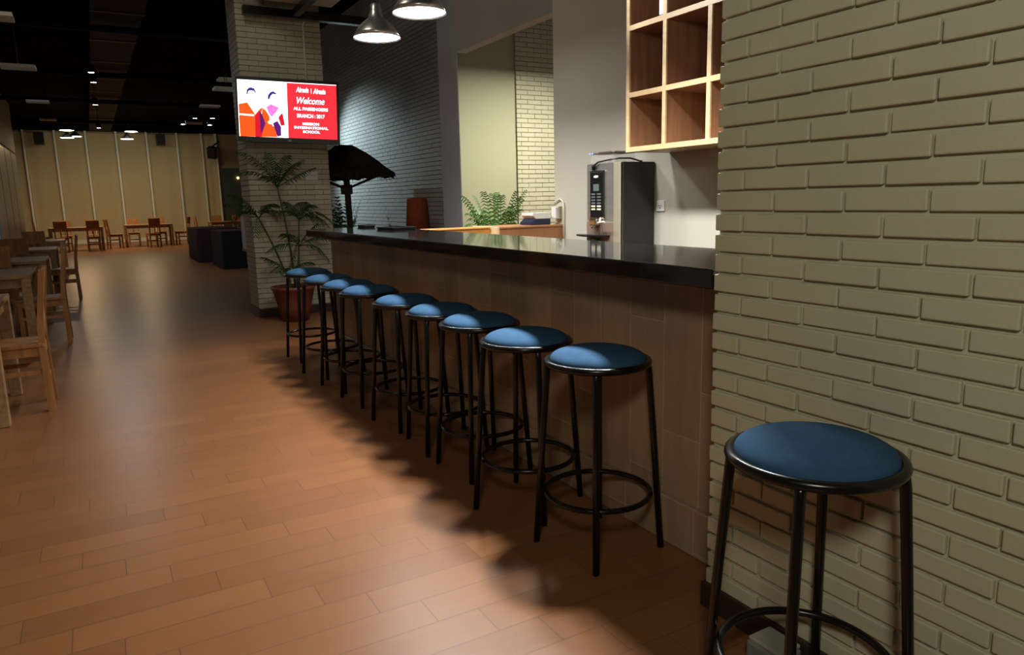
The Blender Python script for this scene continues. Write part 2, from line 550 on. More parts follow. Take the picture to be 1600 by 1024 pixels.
# ------------------------------------------------------------------ stools
def make_stool():
    t = thing('bar_stool', '', 'bar stool')
    bm = B()
    R = 0.181
    prof = [(0.0, 0.796)]
    for i in range(1, 13):
        a = i/12*PI/2
        prof.append((R*math.sin(a)**0.9, 0.744 + 0.052*max(0.0, math.cos(a))**0.75))
    prof += [(R, 0.738), (R-0.012, 0.732), (0.0, 0.732)]
    lathe(bm, prof, 56)
    ob('seat_cushion', bm, M['cushion'], t)
    bm = B(); torus(bm, 0.1895, 0.0135, 0.7405, 64, 14)
    ob('seat_rim', bm, M['black_metal'], t)
    bm = B(); torus(bm, 0.2005, 0.0105, 0.224, 56, 12)
    ob('foot_ring', bm, M['black_metal'], t)
    for k in range(4):
        a = PI/4 + k*PI/2
        ca, sa = math.cos(a), math.sin(a)
        bm = B()
        pts = []
        for z, r in ((0.7335, 0.182), (0.722, 0.188), (0.70, 0.1915), (0.45, 0.2105), (0.0, 0.243)):
            pts.append((r*ca, r*sa, z))
        tube(bm, pts, 0.0128, 14)
        ob('leg', bm, M['black_metal'], t)
    return t


ST = make_stool()
stools = [
    (1.405, 1.045, -0.27, 'large nearest blue bar stool alone before the cream brick wall'),
    (1.598, 2.145, 0.12, 'blue bar stool at the bar nearest the brick wall'),
    (1.575, 2.628, 0.50, 'second blue bar stool along the bar from the brick wall'),
    (1.615, 3.140, 0.06, 'third blue bar stool along the bar from the brick wall'),
    (1.612, 3.580, -0.08, 'fourth blue bar stool along the bar from the brick wall'),
    (1.598, 4.075, 0.14, 'middle of the nine blue bar stools along the bar, fifth from the brick wall'),
    (1.585, 4.700, 0.10, 'sixth blue bar stool along the bar from the brick wall'),
    (1.580, 5.150, 0.22, 'third blue bar stool from the potted palm end of the bar'),
    (1.572, 5.640, 0.30, 'second blue bar stool from the potted palm end of the bar'),
    (1.590, 6.330, 0.10, 'farthest blue bar stool, standing just before the potted palm'),
]
for i, (x, y, rz, lab) in enumerate(stools):
    place(ST, i == 0, (x, y, 0), rz, lab, 'blue-topped bar stools')

# ------------------------------------------------------------------ pendants over the bar
def make_pendant(name, R, Hh, cord, glow):
    t = thing(name, '', 'pendant lamp')
    s = R/0.193
    outer = [(0.034, Hh+0.0), (0.040, Hh-0.004), (0.046, Hh-0.05*s), (0.058, Hh-0.105*s), (0.080, Hh-0.122*s), (0.115, Hh-0.150*s), (0.148, Hh-0.185*s), (0.172, Hh-0.22*s), (0.193, 0.0)]
    outer = [(r*s, z) for r, z in outer]
    inner = [(r-0.004, z) for r, z in reversed(outer[:-1])]
    bm = B(); lathe(bm, [(0.0, Hh)] + outer + [(outer[-1][0]-0.004, 0.002)] + inner[:4], 48)
    ob('lamp_shade', bm, M['pendant'], t)
    bm = B(); lathe(bm, [(0.0, 0.012), (R*0.955, 0.012), (R*0.955, 0.016), (0.0, 0.016)], 40)
    ob('glowing_diffuser', bm, glow, t)
    bm = B(); tube(bm, [(0, 0, Hh-0.005), (0, 0, Hh+cord)], 0.004, 6)
    ob('cord', bm, M['black_plastic'], t)
    return t


P0 = make_pendant('pendant_lamp', 0.193, 0.265, 4.6-2.655-0.265, M['lamp_cool'])
place(P0, True, (2.18, 5.90, 2.655), 0, 'farther silver bell pendant lamp over the bar, glowing white', 'silver pendants over the bar')
place(P0, False, (2.18, 5.02, 2.655), 0, 'nearer silver bell pendant lamp over the bar, cut by the top of the photo', 'silver pendants over the bar')

# ------------------------------------------------------------------ wall shelf of cubes
SX0, SX1 = 3.12, 3.497
t = thing('wall_shelf', 'pale-edged wooden cube shelf hung on the wall above the black machine', 'shelf', (0, 0, 0))
ys = [3.858, 3.510, 3.138, 2.775, 2.41]
zs = [1.648, 1.992, 2.404, 2.80]
for y in ys[1:-1]:
    bm = B(); box(bm, SX0+0.012, SX1-0.01, y-0.014, y+0.014, zs[0], zs[-1])
    ob('divider', bm, M['shelf_back'], t)
for y in (ys[0], ys[-1]):
    bm = B(); box(bm, SX0+0.012, SX1, y-0.014, y+0.014, zs[0]-0.014, zs[-1]+0.014)
    ob('side_panel', bm, M['shelf_back'], t)
for i, z in enumerate(zs):
    bm = B(); box(bm, SX0+0.012, SX1, ys[-1]+0.014, ys[0]-0.014, z-0.014, z+0.014)
    ob('shelf_board', bm, M['shelf_back'] if i else M['shelf_face'], t)
bm = B(); box(bm, SX1-0.012, SX1+0.0, ys[-1], ys[0], zs[0], zs[-1])
ob('back_panel', bm, M['shelf_back'], t)
bm = B()
for y in ys:
    box(bm, SX0, SX0+0.012, y-0.0155, y+0.0155, zs[0]-0.015, zs[-1]+0.015)
for z in zs:
    box(bm, SX0-0.0008, SX0+0.012, ys[-1]-0.015, ys[0]+0.015, z-0.0155, z+0.0155)
ob('face_edging', bm, M['shelf_face'], t)
# white device standing in the upper cell
t = thing('white_device', 'slim white upright device on a black foot inside the top left shelf cube', 'device', (3.20, 3.60, 2.4185))
bm = B(); box(bm, -0.03, 0.03, -0.035, 0.035, 0.0, 0.022, 0.004, 1)
ob('foot', bm, M['black_plastic'], t)
bm = B(); box(bm, -0.022, 0.022, -0.032, 0.032, 0.022, 0.26, 0.008, 2)
ob('casing', bm, M['white_plastic'], t)

# ------------------------------------------------------------------ back counter and coffee machine
t = thing('back_counter', 'low back counter carrying the coffee machine behind the bar', 'counter', (0, 0, 0))
bm = B(); box(bm, 2.95, 3.495, 1.7, 5.15, 0.0, 0.86)
ob('cabinet_body', bm, M['cab_wood'], t)
bm = B(); box(bm, 2.92, 3.497, 1.7, 5.16, 0.86, 0.90, 0.004, 1)
ob('counter_top', bm, M['granite'], t)

mc = thing('coffee_machine', 'tall steel coffee vending machine with black side and keypad behind the bar', 'coffee machine', (3.187, 4.01, 0.90))
D, Wd, Hm = 0.306, 0.395, 0.682
bm = B(); box(bm, 0.02, D, 0.0, Wd, 0.0, Hm, 0.004, 1)
ob('black_casing', bm, M['black_panel'], mc)
bm = B(); box(bm, 0.0, 0.022, 0.0, Wd, 0.0, Hm, 0.004, 1)
ob('steel_front', bm, M['steel'], mc)
bm = B(); box(bm, -0.006, 0.02, 0.0, 0.075, 0.0, Hm-0.002, 0.004, 1)
fo = ob('front_side_strip', bm, mat('satin_champagne_steel', (0.56, 0.52, 0.40), 0.4, 0.6, 0.05, 5), mc)
bm = B(); box(bm, -0.004, 0.004, 0.0, Wd, 0.0, 0.27, 0.003, 1)
ob('lower_cover', bm, mat('bronze_cover', (0.26, 0.19, 0.155), 0.4, 0.3, 0.05, 5), mc)
kp = ob('keypad_frame', (lambda b: (box(b, -0.014, 0.0, 0.160, 0.340, 0.285, 0.632, 0.006, 3), b)[1])(B()), M['chrome'], mc)
bm = B(); box(bm, -0.018, -0.010, 0.186, 0.330, 0.300, 0.622, 0.0035, 3)
pn = ob('keypad_panel', bm, M['black_plastic'], mc)
bm = B()
rg = [[bm.verts.new((xx, 0.258 + 0.028*math.cos(a*PI/12), 0.590 + 0.009*math.sin(a*PI/12))) for a in range(24)] for xx in (-0.0195, -0.017)]
bm.faces.new(rg[0])
bm.faces.new(list(reversed(rg[1])))
for a in range(24):
    bm.faces.new((rg[0][a], rg[0][(a+1) % 24], rg[1][(a+1) % 24], rg[1][a]))
ob('maker_badge', bm, M['white_plastic'], mc)
bm = B(); box(bm, -0.0195, -0.017, 0.224, 0.292, 0.488, 0.536, 0.001, 1)
ob('display', bm, M['display'], mc)
for r in range(6):
    for c in range(2):
        bm = B()
        y0 = 0.200 + c*0.068
        z0 = 0.352 + (5-r)*0.0215
        box(bm, -0.0212, -0.017, y0, y0+0.046, z0, z0+0.0125, 0.0015, 1)
        ob('button', bm, M['cream_plastic'] if r >= 4 else M['grey_button'], mc)
bm = B(); box(bm, -0.05, 0.0, 0.225, 0.30, 0.245, 0.29, 0.004, 1); tube(bm, [(-0.04, 0.245, 0.25), (-0.04, 0.245, 0.225)], 0.008, 10); tube(bm, [(-0.04, 0.28, 0.25), (-0.04, 0.28, 0.225)], 0.008, 10)
ob('nozzle', bm, M['chrome'], mc)
bm = B(); tube(bm, [(-0.02, 0.20, 0.30), (-0.035, 0.20, 0.255), (-0.055, 0.19, 0.262), (-0.06, 0.13, 0.272), (-0.06, 0.10, 0.272)], 0.007, 8)
ob('tap_lever', bm, M['cream_plastic'], mc)
bm = B()
n = 14
arc = [(-0.055 - 0.035*math.sin(PI*i/n), 0.115 + 0.34*i/n) for i in range(n+1)]
for zt in (0.0,):
    top = [bm.verts.new((x, y, 0.176)) for x, y in arc] + [bm.verts.new((0.0, 0.455, 0.176)), bm.verts.new((0.0, 0.115, 0.176))]
    bot = [bm.verts.new((v.co.x, v.co.y, 0.163)) for v in top]
bm.faces.new(top)
bm.faces.new(list(reversed(bot)))
for i in range(len(top)):
    j = (i+1) % len(top)
    bm.faces.new((top[i], bot[i], bot[j], top[j]))
ob('drip_tray', bm, M['black_plastic'], mc)
bm = B(); tube(bm, [(-0.02, 0.28, 0.163), (-0.02, 0.28, 0.11)], 0.03, 12)
ob('tray_bracket', bm, M['grey_plastic'], mc)
bm = B()
for s in ((0.03, 0.22, 0.11, 0.39),):
    box(bm, s[0], s[1], s[2], s[3], Hm, Hm+0.068, 0.008, 2)
ob('bean_hopper', bm, M['clear'], mc)
bm = B(); box(bm, 0.022, 0.228, 0.10, 0.40, Hm+0.068, Hm+0.079, 0.003, 1)
lid = ob('hopper_lid', bm, M['steel'], mc)
bm = B(); box(bm, 0.02, 0.022, 0.13, 0.28, Hm+0.069, Hm+0.079)
ob('lid_handle', bm, mat('brown_lid_grip', (0.10, 0.05, 0.035), 0.5), lid)
for yy in (0.355, 0.385):
    bm = B(); lathe(bm, [(0, -0.003), (0.006, -0.003), (0.006, 0.003), (0, 0.003)], 10)
    o = ob('indicator_light', bm, M['led_blue'], lid, (0.0205, yy, Hm+0.074))
    o.rotation_euler = (0, PI/2, 0)
bm = B(); tube(bm, [(-0.012, 0.29, 0.640), (-0.02, 0.285, 0.665), (-0.008, 0.25, 0.690), (0.01, 0.17, Hm+0.018), (0.06, 0.09, Hm+0.028), (0.14, 0.07, Hm+0.028), (0.20, 0.05, Hm+0.010), (0.215, 0.03, Hm+0.004)], 0.006, 8)
ob('power_cable', bm, M['black_plastic'], mc)
bm = B(); tube(bm, [(-0.010, 0.298, 0.638), (-0.018, 0.292, 0.672)], 0.013, 10)
ob('cable_plug', bm, M['black_plastic'], mc)

# outlet on the wall right of the machine
t = thing('wall_outlet', 'small white wall socket right of the black machine side', 'socket', (XB, 3.95, 1.274))
bm = B(); box(bm, -0.009, 0.0, -0.042, 0.042, -0.038, 0.038, 0.003, 2)
ob('face_plate', bm, M['white_plastic'], t)
bm = B()
for yy in (-0.010, 0.010):
    box(bm, -0.0102, -0.0085, yy-0.003, yy+0.003, -0.003, 0.006)
box(bm, -0.0102, -0.0085, -0.004, 0.004, -0.016, -0.008)
ob('pin_holes', bm, M['black_plastic'], t)

# service cabinet, swing gate, register, switch box and conduit
YC = 5.18
t = thing('service_cabinet', 'reddish-brown wooden cabinet front closing the bar against the back wall', 'cabinet', (2.865, YC, 0))
bm = B(); box(bm, 0.0, 0.632, 0.0, 0.42, 0.0, 1.105)
ob('cabinet_body', bm, M['cab_wood'], t)
bm = B(); box(bm, -0.0, 0.632, -0.008, 0.43, 1.105, CT, 0.003, 1)
ob('cabinet_top', bm, M['cab_wood'], t)
bm = B(); box(bm, -0.02, 0.004, -0.012, 0.43, 0.0, CT+0.003, 0.003, 1)
ob('end_edging', bm, M['edge_wood'], t)
t = thing('bar_gate', 'orange-brown wooden gate panel between the stone counter and the cabinet', 'gate', (2.30, YC+0.10, 0))
bm = B(); box(bm, 0.0, 0.54, 0.0, 0.035, 0.12, CT-0.012)
ob('gate_leaf', bm, M['gate_wood'], t)
bm = B(); box(bm, 0.0, 0.54, -0.01, 0.20, CT-0.012, CT, 0.003, 1)
ob('gate_cap', bm, M['gate_wood'], t)
bm = B(); box(bm, 0.02, 0.06, 0.0, 0.035, 0.0, 0.12); box(bm, 0.48, 0.52, 0.0, 0.035, 0.0, 0.12)
ob('gate_foot', bm, M['gate_wood'], t)
t = thing('cash_drawer', 'navy and white desktop printer on the wooden cabinet beside the wall', 'printer', (3.33, YC+0.17, CT+0.001))
bm = B()
pr = [(-0.10, 0.0), (0.09, 0.0), (0.09, 0.052), (-0.06, 0.052), (-0.10, 0.02)]
a = [bm.verts.new((x, -0.09, z)) for x, z in pr]
b = [bm.verts.new((x, 0.10, z)) for x, z in pr]
bm.faces.new(a); bm.faces.new(list(reversed(b)))
for i in range(len(pr)):
    j = (i+1) % len(pr)
    bm.faces.new((a[i], b[i], b[j], a[j]))
ob('lower_housing', bm, M['navy_plastic'], t)
bm = B()
pr = [(-0.055, 0.052), (0.09, 0.052), (0.09, 0.100), (-0.085, 0.100), (-0.085, 0.078)]
a = [bm.verts.new((x, -0.09, z)) for x, z in pr]
b = [bm.verts.new((x, 0.10, z)) for x, z in pr]
bm.faces.new(a); bm.faces.new(list(reversed(b)))
for i in range(len(pr)):
    j = (i+1) % len(pr)
    bm.faces.new((a[i], b[i], b[j], a[j]))
ob('upper_housing', bm, M['white_plastic'], t)
t.name = 'desktop_printer'
t = thing('switch_box', 'small white switch box on the wall edge above the printer', 'switch', (XB, 5.25, 1.22))
bm = B(); box(bm, -0.055, 0.0, -0.035, 0.035, -0.05, 0.05, 0.004, 2)
ob('box_body', bm, M['white_plastic'], t)
bm = B(); box(bm, -0.030, 0.0, -0.052, -0.035, -0.055, 0.055, 0.003, 1)
ob('side_cover', bm, mat('dull_beige_cover', (0.30, 0.26, 0.18), 0.6), t)
t = tag(ob('water_pipe', (lambda b: (tube(b, [(0, -0.145, 0.94), (0, -0.145, 1.27), (0, -0.142, 1.30), (0, -0.115, 1.325), (0, -0.09, 1.337), (0, -0.06, 1.33), (0, -0.02, 1.312), (0, 0.0, 1.302)], 0.0075, 10), b)[1])(B()), M['cream_plastic'], None, (XB-0.014, 5.30, 0)), 'thin cream pipe bent over at the top beside the white switch box', 'pipe')

# ------------------------------------------------------------------ TV on the pillar
TVW, TVH = 1.10, 0.685
tv = thing('television', 'large black-framed television glowing red and white on the brick pillar', 'television', (2.055, 8.49, 2.365))
tv.rotation_euler = (0, math.radians(2.2), math.radians(-13.7))
# local axes: x right, y away from viewer, z up
bm = B(); box(bm, -TVW/2, TVW/2, 0.0, 0.07, -TVH/2, TVH/2, 0.008, 2)
ob('casing', bm, M['black_plastic'], tv)
bz = (0.018, 0.028, 0.030, 0.052)   # left, right, top, bottom
sx0, sx1, sz0, sz1 = -TVW/2+bz[0], TVW/2-bz[1], -TVH/2+bz[3], TVH/2-bz[2]
bm = B()
fy = -0.006
box(bm, -TVW/2, sx0, fy, 0.0, -TVH/2, TVH/2); box(bm, sx1, TVW/2, fy, 0.0, -TVH/2, TVH/2)
box(bm, sx0, sx1, fy, 0.0, sz1, TVH/2); box(bm, sx0, sx1, fy, 0.0, -TVH/2, sz0)
ob('bezel', bm, M['black_plastic'], tv)
SW, SH = sx1-sx0, sz1-sz0


def scr(u, v):
    return sx0 + u*SW, sz1 - v*SH


E_WHITE = emit('screen_white', (0.97, 0.98, 1.0), 2.6)
E_RED = emit('screen_red', (0.90, 0.035, 0.050), 1.15)
E_TEXT = emit('screen_text', (1.0, 0.93, 0.97), 3.0)
E_ORANGE = emit('screen_orange', (1.0, 0.11, 0.015), 1.1)
E_CRIM = emit('screen_crimson', (0.80, 0.015, 0.035), 1.0)
E_PURP = emit('screen_purple', (0.16, 0.02, 0.22), 0.8)
E_PINK = emit('screen_pink', (0.85, 0.22, 0.68), 1.2)
E_HAIR = emit('screen_hair', (0.05, 0.04, 0.30), 0.9)
E_SKIN = emit('screen_face', (1.0, 0.93, 0.90), 1.6)


def quad(u0, u1, v0, v1, y):
    bm = B()
    x0, z0 = scr(u0, v0)
    x1, z1 = scr(u1, v1)
    vs = [bm.verts.new(p) for p in ((x0, y, z1), (x1, y, z1), (x1, y, z0), (x0, y, z0))]
    bm.faces.new(vs)
    return bm


s0 = ob('screen', quad(0, 1, 0, 1, -0.0005), E_WHITE, tv)
ob('red_panel', quad(0.492, 1.0, 0.012, 1.0, -0.001), E_RED, s0)


def crop_uv(x, y):
    xl = 25 + 80*(y-35)/915
    xr = 810 + 52*(y-85)/890
    s = (x-xl)/(xr-xl)
    v = (y-(35+50*s))/((950+25*s)-(35+50*s))
    return 0.492*s, v


def pic(name, pts, m, lay):
    bm = B()
    vs = []
    for p in pts:
        u, v = crop_uv(*p)
        u = min(max(u, 0.002), 0.49)
        v = min(max(v, 0.0), 1.0)
        x, z = scr(u, v)
        vs.append(bm.verts.new((x, -0.001-0.0003*lay, z)))
    f = bm.faces.new(vs)
    bmesh.ops.triangulate(bm, faces=[f])
    ob(name, bm, m, s0)


pic('orange_jacket', [(70, 430), (200, 405), (250, 500), (290, 600), (330, 600), (400, 510), (440, 480), (430, 560), (400, 700), (420, 958), (118, 958), (150, 700), (85, 640)], E_ORANGE, 1)
pic('orange_jacket', [(440, 490), (500, 540), (560, 640), (530, 740), (640, 800), (690, 962), (436, 960), (490, 780), (430, 600)], E_ORANGE, 1)
pic('red_lapel', [(330, 620), (390, 540), (440, 600), (495, 740), (440, 960), (350, 960)], E_CRIM, 2)
pic('dark_scarf', [(395, 540), (430, 590), (495, 750), (455, 850), (430, 900), (425, 760)], E_PURP, 3)
pic('pink_scarf', [(500, 480), (570, 432), (700, 490), (650, 570), (590, 640), (535, 570)], E_PINK, 2)
pic('red_sleeve', [(690, 640), (755, 570), (800, 770), (740, 780)], E_CRIM, 2)
pic('purple_scarf', [(610, 740), (680, 700), (740, 800), (745, 940), (690, 955)], E_PURP, 2)
pic('pale_arm', [(530, 720), (700, 540), (745, 560), (700, 640), (590, 755), (545, 750)], E_WHITE, 4)
pic('pale_arm', [(40, 580), (320, 600), (310, 625), (60, 605)], E_WHITE, 4)
for cx_, cy_, rx_, ry_ in ((262, 290, 68, 100), (598, 345, 62, 95)):
    pic('pale_face', [(cx_+rx_*math.cos(a*PI/10), cy_+ry_*math.sin(a*PI/10)) for a in range(20)], E_SKIN, 1)
pic('dark_hair', [(183, 275), (184, 205), (212, 175), (245, 166), (298, 182), (332, 245), (322, 262), (300, 222), (245, 212), (210, 222), (200, 275)], E_HAIR, 3)
pic('dark_hair', [(518, 355), (520, 290), (552, 246), (600, 228), (650, 262), (655, 280), (592, 270), (560, 302), (544, 355)], E_HAIR, 3)


def text(name, body, u, v, size, m, parent, fit=None, shear=0.0, y=-0.003, bold=0.0):
    cu = bpy.data.curves.new(name, 'FONT')
    cu.body = body
    cu.size = size
    cu.align_x = 'CENTER'
    cu.align_y = 'CENTER'
    cu.shear = shear
    cu.offset = bold
    o = bpy.data.objects.new('tmp_text', cu)
    COL.objects.link(o)
    bpy.context.view_layer.update()
    dg = bpy.context.evaluated_depsgraph_get()
    me = bpy.data.meshes.new_from_object(o.evaluated_get(dg))
    COL.objects.unlink(o)
    bpy.data.objects.remove(o)
    me.materials.clear()
    me.materials.append(m)
    if fit:
        xs = [q.co.x for q in me.vertices]
        k = fit/(max(xs)-min(xs))
        for q in me.vertices:
            q.co.x *= k
    w = bpy.data.objects.new(name, me)
    COL.objects.link(w)
    w.parent = parent
    w.rotation_euler = (PI/2, 0, 0)
    if isinstance(u, tuple):
        w.location = u
    else:
        x, z = scr(u, v)
        w.location = (x, y, z)
    return w


text('screen_text', 'Airasia', 0.648, 0.128, 0.075, E_TEXT, s0, 0.135, 0.25, -0.003, 0.002)
text('screen_text', 'Airasia', 0.822, 0.140, 0.075, E_TEXT, s0, 0.135, 0.25, -0.003, 0.002)
ob('logo_divider', quad(0.737, 0.740, 0.09, 0.185, -0.003), E_TEXT, s0)
text('screen_text', 'Welcome', 0.722, 0.320, 0.10, E_TEXT, s0, 0.30, 0.3, -0.003, 0.0012)
text('screen_text', 'ALL PASSENGERS', 0.730, 0.465, 0.046, E_TEXT, s0, 0.375, 0, -0.003, 0.0012)
text('screen_text', 'BRANCH : 2017', 0.728, 0.592, 0.054, E_TEXT, s0, 0.30, 0, -0.003, 0.0012)
text('screen_text', 'MISSION', 0.726, 0.735, 0.038, E_TEXT, s0, 0.18, 0, -0.003, 0.0012)
text('screen_text', 'INTERNATIONAL', 0.728, 0.805, 0.038, E_TEXT, s0, 0.37, 0, -0.003, 0.0012)
text('screen_text', 'SCHOOL', 0.730, 0.878, 0.038, E_TEXT, s0, 0.185, 0, -0.003, 0.0012)
text('maker_logo', 'LG', (0.0, -0.0075, -TVH/2+0.024), 0, 0.026, M['panel_white'], tv)
bm = B(); box(bm, 0.10, 0.34, 0.07, 0.10, -0.15, 0.15); box(bm, 0.20, 0.26, 0.10, 0.44, -0.03, 0.03)
ob('wall_mount', bm, M['black_plastic'], tv)

# white sign and conduit on the pillar
t = thing('pillar_sign', 'small white notice plate on the pillar right of the palm', 'sign', (2.384, PY0-0.012, 1.676))
bm = B(); box(bm, -0.075, 0.075, 0.0, 0.012, -0.050, 0.050, 0.003, 1)
ob('plate', bm, M['white_plastic'], t)
text('sign_text', 'RESTAURANT', (0.0, -0.002, 0.004), 0, 0.022, M['grey_plastic'], t, 0.11)
tag(ob('cable_conduit', (lambda b: (tube(b, [(2.40, PY0-0.012, 2.60), (2.40, PY0-0.012, 3.38), (2.405, PY0-0.014, 3.43), (2.44, PY0-0.02, 3.47), (2.47, PY0-0.02, 3.475)], 0.011, 10), b)[1])(B()), M['panel_white']), 'thin white cable conduit running up the pillar above the television', 'conduit')


# ------------------------------------------------------------------ palms
def frond(bm, base, tip, lift, droop, n=14, ll=0.17, wd=0.012):
    base, tip = Vector(base), Vector(tip)
    mid = (base + tip)/2 + Vector((0, 0, lift))
    P = []
    for i in range(n+1):
        s = i/n
        P.append(base*(1-s)**2 + mid*2*s*(1-s) + tip*s*s)
    tube(bm, P, 0.005, 5, 0.0015)
    for i in range(2, n+1):
        s = i/n
        d = (P[i] - P[i-1]).normalized()
        side = d.cross(Vector((0, 0, 1)))
        if side.length < 0.05:
            side = Vector((1, 0, 0))
        side.normalize()
        up = side.cross(d).normalized()
        L = ll*(1.05 - 0.65*abs(s-0.35)/0.65)*random.uniform(0.85, 1.1)
        for sg in (-1, 1):
            dirv = (d*0.75 + side*sg*0.8 + up*0.18).normalized()
            a = P[i] - d*wd*0.6
            b = P[i] + d*wd*0.6
            m1 = P[i] + dirv*L*0.5 + Vector((0, 0, -droop*L*0.12))
            e = P[i] + dirv*L + Vector((0, 0, -droop*L*0.55))
            v = [bm.verts.new(q) for q in (a, b, m1 + d*wd*0.7, m1 - d*wd*0.7, e)]
            bm.faces.new((v[0], v[1], v[2], v[3]))
            bm.faces.new((v[3], v[2], v[4]))


def make_pot(t, r_top, r_bot, h, m):
    bm = B()
    lathe(bm, [(0, 0), (r_bot, 0), (r_bot + (r_top-r_bot)*0.45, h*0.45), (r_top-0.01, h*0.90), (r_top+0.004, h*0.92), (r_top+0.004, h), (r_top-0.016, h), (r_top-0.022, h*0.9), (0, h*0.9)], 40)
    ob('pot', bm, m, t)
    bm = B(); lathe(bm, [(0, h*0.93), (r_top*0.6, h*0.925), (r_top-0.02, h*0.905)], 24)
    ob('soil', bm, M['soil'], t)


PY = 8.52
palm = thing('potted_palm', 'tall thin potted palm in a terracotta pot before the brick pillar', 'potted plant', (1.965, PY, 0))
make_pot(palm, 0.245, 0.15, 0.405, M['pot'])
# stems: (base, crown) relative to the pot; fronds fan out of each crown
stems = [
    ((-0.02, 0.0, 0.37), (-0.14, 0.02, 0.80), (-0.33, -0.04, 1.19), [((-0.60, -0.10, 1.46), 0.10), ((-0.56, 0.08, 1.20), 0.14), ((-0.42, -0.25, 1.02), 0.16), ((-0.18, -0.12, 1.34), 0.10), ((-0.10, 0.10, 1.20), 0.16), ((-0.20, -0.24, 1.34), 0.10), ((-0.66, -0.2, 1.36), 0.12)]),
    ((0.03, 0.03, 0.37), (0.02, 0.05, 0.95), (-0.10, -0.02, 1.53), [((-0.48, -0.12, 1.91), 0.16), ((-0.46, 0.02, 1.70), 0.14), ((0.13, -0.10, 1.80), 0.10), ((0.20, 0.08, 1.83), 0.06), ((-0.26, -0.25, 1.62), 0.14), ((-0.02, -0.22, 1.86), 0.08), ((-0.14, 0.12, 1.90), 0.02), ((0.30, -0.05, 1.74), 0.03)]),
    ((0.06, -0.02, 0.37), (0.09, 0.0, 0.80), (0.12, 0.0, 1.16), [((0.44, -0.10, 1.16), 0.17), ((0.40, 0.10, 1.05), 0.2), ((-0.12, -0.12, 1.26), 0.10), ((0.12, -0.24, 1.36), 0.08), ((0.46, -0.2, 0.98), 0.22), ((0.30, 0.05, 1.32), 0.1), ((0.02, 0.12, 1.36), 0.04)]),
    ((0.02, -0.05, 0.37), (0.05, -0.06, 0.60), (0.08, -0.08, 0.86), [((0.42, -0.10, 0.94), 0.10), ((-0.26, -0.12, 0.84), 0.10), ((0.36, -0.20, 0.72), 0.14), ((-0.10, -0.25, 1.02), 0.06), ((0.26, -0.16, 1.10), 0.04)]),
    ((-0.05, -0.05, 0.37), (-0.05, -0.08, 0.48), (-0.06, -0.10, 0.56), [((-0.32, -0.15, 0.76), 0.05), ((0.16, -0.22, 0.68), 0.08), ((-0.20, -0.26, 0.60), 0.10), ((0.05, -0.1, 0.88), 0.0)]),
]
for (a, b, c, fr) in stems:
    pts = [Vector(a)*(1-s)**2 + Vector(b)*2*s*(1-s) + Vector(c)*s*s for s in [i/8 for i in range(9)]]
    bm = B(); tube(bm, pts, 0.013, 8, 0.008)
    so = ob('stem', bm, M['stem'], palm)
    for (tip, lift) in fr:
        bm = B(); frond(bm, c, tip, lift, 1.15, 14, 0.21, 0.010)
        ob('frond', bm, M['leaf_dark'], so)

gp = thing('potted_fern_palm', 'bright green bushy palm standing in the lit alcove behind the cabinet', 'potted plant', (3.66, 6.62, 0))
make_pot(gp, 0.22, 0.15, 0.38, M['pot'])
random.seed(11)
for k in range(26):
    a = 2*PI*k/13 + random.uniform(-0.2, 0.2)
    if k < 13:
        r, h, lift = random.uniform(0.22, 0.40), random.uniform(1.22, 1.44), 0.36
    else:
        r, h, lift = random.uniform(0.30, 0.42), random.uniform(1.06, 1.24), 0.42
    bm = B(); frond(bm, (0.02*math.cos(a), 0.02*math.sin(a), 0.36), (r*math.cos(a), r*math.sin(a), h), lift, 1.4, 20, 0.16, 0.010)
    ob('frond', bm, M['leaf_bright'], gp)
random.seed(5)

# thatched parasol with a dark pole and greenery behind the bar
um = thing('thatched_parasol', 'dark thatched parasol on a wooden pole beyond the end of the bar', 'parasol', (3.29, 10.5, 0))
bm = B(); tube(bm, [(0.04, 0, 0), (0.02, 0, 1.0), (0, 0, 2.05)], 0.045, 10)
ob('pole', bm, M['trunk'], um)
bm = B()
segs = 44
prof = [(0.0, 2.165), (0.12, 2.145), (0.30, 2.05), (0.50, 1.92), (0.70, 1.76), (0.70, 1.70), (0.45, 1.80), (0.0, 1.95)]
rings = []
for r, z in prof:
    if r == 0:
        rings.append([bm.verts.new((0, 0, z))])
    else:
        rings.append([bm.verts.new(((r + random.uniform(-0.02, 0.02))*math.cos(2*PI*k/segs), (r + random.uniform(-0.02, 0.02))*math.sin(2*PI*k/segs), z + random.uniform(-0.03, 0.02))) for k in range(segs)])
for a, b in zip(rings, rings[1:]):
    for k in range(segs):
        k2 = (k+1) % segs
        if len(a) == 1:
            bm.faces.new((a[0], b[k2], b[k]))
        elif len(b) == 1:
            bm.faces.new((a[k], a[k2], b[0]))
        else:
            bm.faces.new((a[k], a[k2], b[k2], b[k]))
# straw ends hanging from the rim
for k in range(150):
    a = random.uniform(0, 2*PI)
    r = random.uniform(0.60, 0.71)
    z = 1.73 + (0.70-r)*0.6
    w = 0.012
    p = Vector((r*math.cos(a), r*math.sin(a), z))
    tvec = Vector((-math.sin(a), math.cos(a), 0))*w
    q = p + Vector((0.05*math.cos(a), 0.05*math.sin(a), -random.uniform(0.04, 0.11)))
    o3 = Vector((math.cos(a), math.sin(a), 0))*0.006
    v = [bm.verts.new(x) for x in (p-tvec, p+tvec, q, p+o3)]
    bm.faces.new((v[0], v[1], v[2]))
    bm.faces.new((v[0], v[2], v[3]))
ob('thatch', bm, M['thatch'], um)
for k in range(6):
    a = k*PI/3 + 0.3
    bm = B(); tube(bm, [(0.03*math.cos(a), 0.03*math.sin(a), 1.55), (0.58*math.cos(a), 0.58*math.sin(a), 1.74)], 0.016, 8)
    ob('strut', bm, M['trunk'], um)
